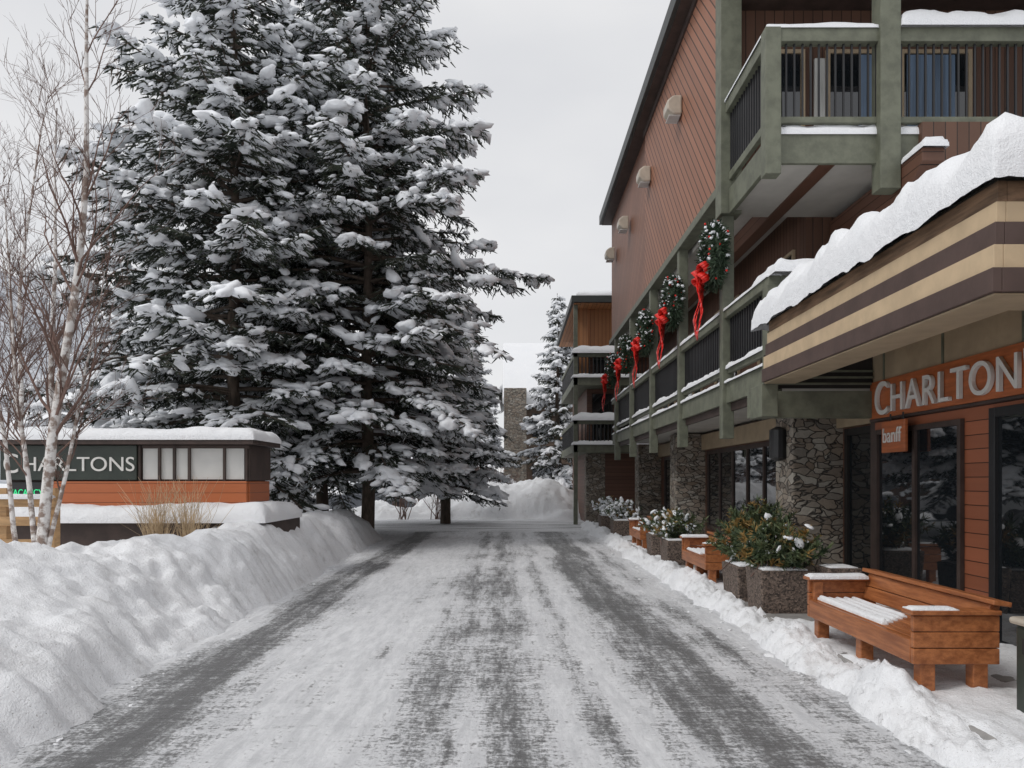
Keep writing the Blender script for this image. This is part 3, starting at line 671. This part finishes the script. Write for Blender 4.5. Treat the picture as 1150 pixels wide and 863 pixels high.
def bare(name,stems,kids,seed,mats=(birchm,twigm)):
    rnd=random.Random(seed); mb=MB()
    for (p,d,l,r) in stems: grow(mb,Vector(p),Vector(d).normalized(),l,r,3,rnd,kids,.25,0)
    me=bpy.data.meshes.new(name); me.from_pydata(mb.v,[],mb.f)
    for q in mats: me.materials.append(q)
    me.polygons.foreach_set('material_index',mb.m); me.polygons.foreach_set('use_smooth',[True]*len(mb.f)); me.update()
    return link(bpy.data.objects.new(name,me))
K={3:22,2:6,1:4}
bare('birch_tree',[((-5.5,9,.5),(.06,0,1),7.3,.07),((-5.55,9.05,.6),(-.12,.05,1),4.6,.035),((-5.45,9.0,.6),(.16,.1,1),3.6,.03)],K,3)
bare('birch_tree',[((-6.0,9.9,.4),(-.03,0,1),6.2,.05),((-6.3,9.9,.5),(-.2,.1,1),5.0,.035)],K,8)
bare('birch_tree',[((-9.5,15,.4),(.02,0,1),9.0,.06),((-9.6,15,.5),(-.15,.1,1),7.0,.04)],K,12)
for i,(x,y,h) in enumerate(((-2.8,37.9,2.8),(-4.2,37,2.4),(-1.2,38.6,2.8),(-5.6,36.8,2.2),(.2,39,2.5),(-3.2,33,2.0),(-4.6,33,2.2))):
    rnd=random.Random(i); bare('bare_shrub',[((x+rnd.gauss(0,.2),y+rnd.gauss(0,.2),0),(rnd.gauss(0,.35),rnd.gauss(0,.35),1),h*rnd.uniform(.7,1),.02) for _ in range(11)],{3:6,2:4,1:2},i+20,(twigm,twigm))
# ---------------- spruces ----------------
TM=[needle,treesnow,bark]
SA=build_np('spruce_a',spruce(19.2,.39,4.7,1.8),TM,link_=False)
SB=build_np('spruce_b',spruce(18.4,.37,4.5,2.0),TM,link_=False)
SC=build_np('spruce_c',spruce(9.5,.36,2.6,1.2,dens=1.1,snowf=1.15,gap=.42),TM,link_=False)
def tree(me,x,y,z=.2,s=1,r=0,sz=None):
    o=link(bpy.data.objects.new('spruce_tree',me)); o.location=(x,y,z); o.scale=(s,s,sz or s); o.rotation_euler=(0,0,r)
tree(SA,-4.0,21.4,.2,1,0); tree(SB,-7.1,19.8,.2,1,1); tree(SB,-6.0,24.6,.2,1.05,3.2); tree(SA,-9.8,26,.2,.95,2)
tree(SC,-2.5,29.5,0,1.05,2); tree(SC,-12.6,31,.1,.8,4)
tree(SC,-2.0,42.5,0,1.0,5); tree(SC,-5.0,43,0,1.1,3); tree(SC,-7.8,45,0,1.1,0.5)
tree(SC,2.55,43,0,1.0,1,1.27)
low=[spruce(12,.25,2.4,.6,hi=False,dens=1.0,snowf=1.2),spruce(12,.2,2.0,.4,hi=False,dens=.9,snowf=1.2)]
parts=[]
pr=random.Random(5)
for i in range(42):
    x=-75+i*1.75+pr.uniform(-1,1); y=pr.uniform(62,85); s=pr.uniform(.55,1.0)*(1 if x>-60 else .8)
    if x>-8: s*=.5
    if x<-32: s*=.55
    parts+=xform(low[i%2],(x,y,0),s,pr.uniform(0,6))
for i in range(6):
    parts+=xform(low[i%2],(-23+i*1.8+pr.uniform(-.6,.6),pr.uniform(39,46),0),pr.uniform(.4,.75),pr.uniform(0,6))
build_np('distant_trees',parts,TM)

# cars
def car(x,y,rot,col,seed=0):
    c=empty('parked_car',(x,y,0))
    paint=mat_plain('car_paint_%d'%seed,col,.3,.05,3,0)
    P=[]
    mb=MB(); mb.prism([(-2.2,.35),(-2.25,.75),(-2.1,.95),(-1.0,1.02),(1.7,1.05),(2.15,.98),(2.2,.4),(1.8,.3),(-1.9,.3)],'y',-.88,.88); P.append(mb.build('body',paint,None,bevel=.07))
    mb=MB()
    mb.v+=[(-1.1,-.8,1.0),(1.9,-.8,1.0),(1.9,.8,1.0),(-1.1,.8,1.0),(-.4,-.64,1.55),(1.4,-.64,1.58),(1.4,.64,1.58),(-.4,.64,1.55)]; mb.f+=[(0,3,2,1),(0,1,5,4),(1,2,6,5),(2,3,7,6),(3,0,4,7),(4,5,6,7)]; mb.m+=[0]*6; P.append(mb.build('glasshouse',glass,None,bevel=.05))
    mb=MB(); mb.box(-.38,1.38,-.62,.62,1.57,1.62)
    for xx in (-.35,.45,1.3): mb.prism([(-.83,1.0),(-.79,1.0),(-.62,1.58),(-.66,1.58)],'x',xx,xx+.07); mb.prism([(.83,1.0),(.79,1.0),(.62,1.58),(.66,1.58)],'x',xx,xx+.07)
    P.append(mb.build('roof_pillars',paint,None))
    P.append(cap('roof_snow',-.4,1.4,-.62,.62,1.61,.18)); P.append(cap('hood_snow',-2.0,-1.1,-.75,.75,1.0,.12))
    mb=MB()
    for xx in(-1.4,1.35):
        for s in(-1,1): mb.tube([(xx,s*.7,.33),(xx,s*.9,.33)],[.33,.33],18)
    P.append(mb.build('wheels',blackm,None))
    mb=MB(); mb.box(-2.27,-2.2,-.75,-.45,.68,.82).box(-2.27,-2.2,.45,.75,.68,.82); P.append(mb.build('headlights',white,None))
    for o in P: o.parent=c
    c.rotation_euler=(0,0,rot)
car(-10.0,31.5,R(12),(.65,.65,.66),1); car(-6.9,37.5,R(10),(.14,.15,.17),2); car(-16.6,36,R(75),(.6,.6,.6),3)

# ---------------- world, sun, camera ----------------
w=bpy.data.worlds.new('World'); scene.world=w; w.use_nodes=True; t=w.node_tree
bg=t.nodes['Background']; sky=t.nodes.new('ShaderNodeTexSky'); sky.sky_type='NISHITA'; sky.sun_disc=False; sky.sun_elevation=R(48); sky.sun_rotation=R(120)
tc=t.nodes.new('ShaderNodeTexCoord'); mp=t.nodes.new('ShaderNodeMapping'); mp.inputs['Scale'].default_value=(1,1,2.6); t.links.new(tc.outputs['Generated'],mp.inputs[0])
nz=t.nodes.new('ShaderNodeTexNoise'); nz.inputs['Scale'].default_value=1.9; nz.inputs['Detail'].default_value=5; nz.inputs['Roughness'].default_value=.45; t.links.new(mp.outputs[0],nz.inputs[0])
cr=t.nodes.new('ShaderNodeValToRGB'); cr.color_ramp.elements[0].position=.3; cr.color_ramp.elements[0].color=(.80,.81,.84,1); cr.color_ramp.elements[1].position=.68; cr.color_ramp.elements[1].color=(1.0,.995,.995,1)
t.links.new(nz.outputs[0],cr.inputs[0])
sc=t.nodes.new('ShaderNodeVectorMath'); sc.operation='SCALE'; sc.inputs['Scale'].default_value=9.0; t.links.new(cr.outputs[0],sc.inputs[0])
mx=t.nodes.new('ShaderNodeMix'); mx.data_type='RGBA'; mx.inputs[0].default_value=.93; t.links.new(sky.outputs[0],mx.inputs[6]); t.links.new(sc.outputs[0],mx.inputs[7])
t.links.new(mx.outputs[2],bg.inputs[0]); bg.inputs[1].default_value=.1
sl=bpy.data.lights.new('sun','SUN'); sl.energy=1.15; sl.angle=R(18); sl.color=(1,.97,.93); so=link(bpy.data.objects.new('sun',sl))
sd=Vector((-.55,-.35,.75)); so.rotation_euler=sd.to_track_quat('Z','Y').to_euler()
sky.sun_rotation=math.atan2(sd.x,sd.y)
cd=bpy.data.cameras.new('camera'); cam=link(bpy.data.objects.new('camera',cd)); cam.location=(0,0,1.65); cam.rotation_euler=(R(90),0,0)
cd.sensor_width=36; cd.lens=27.2; cd.shift_y=.0943; cd.clip_end=4000; cd.clip_start=.05
scene.camera=cam
scene.view_settings.view_transform='Standard'; scene.view_settings.look='None'; scene.view_settings.exposure=0
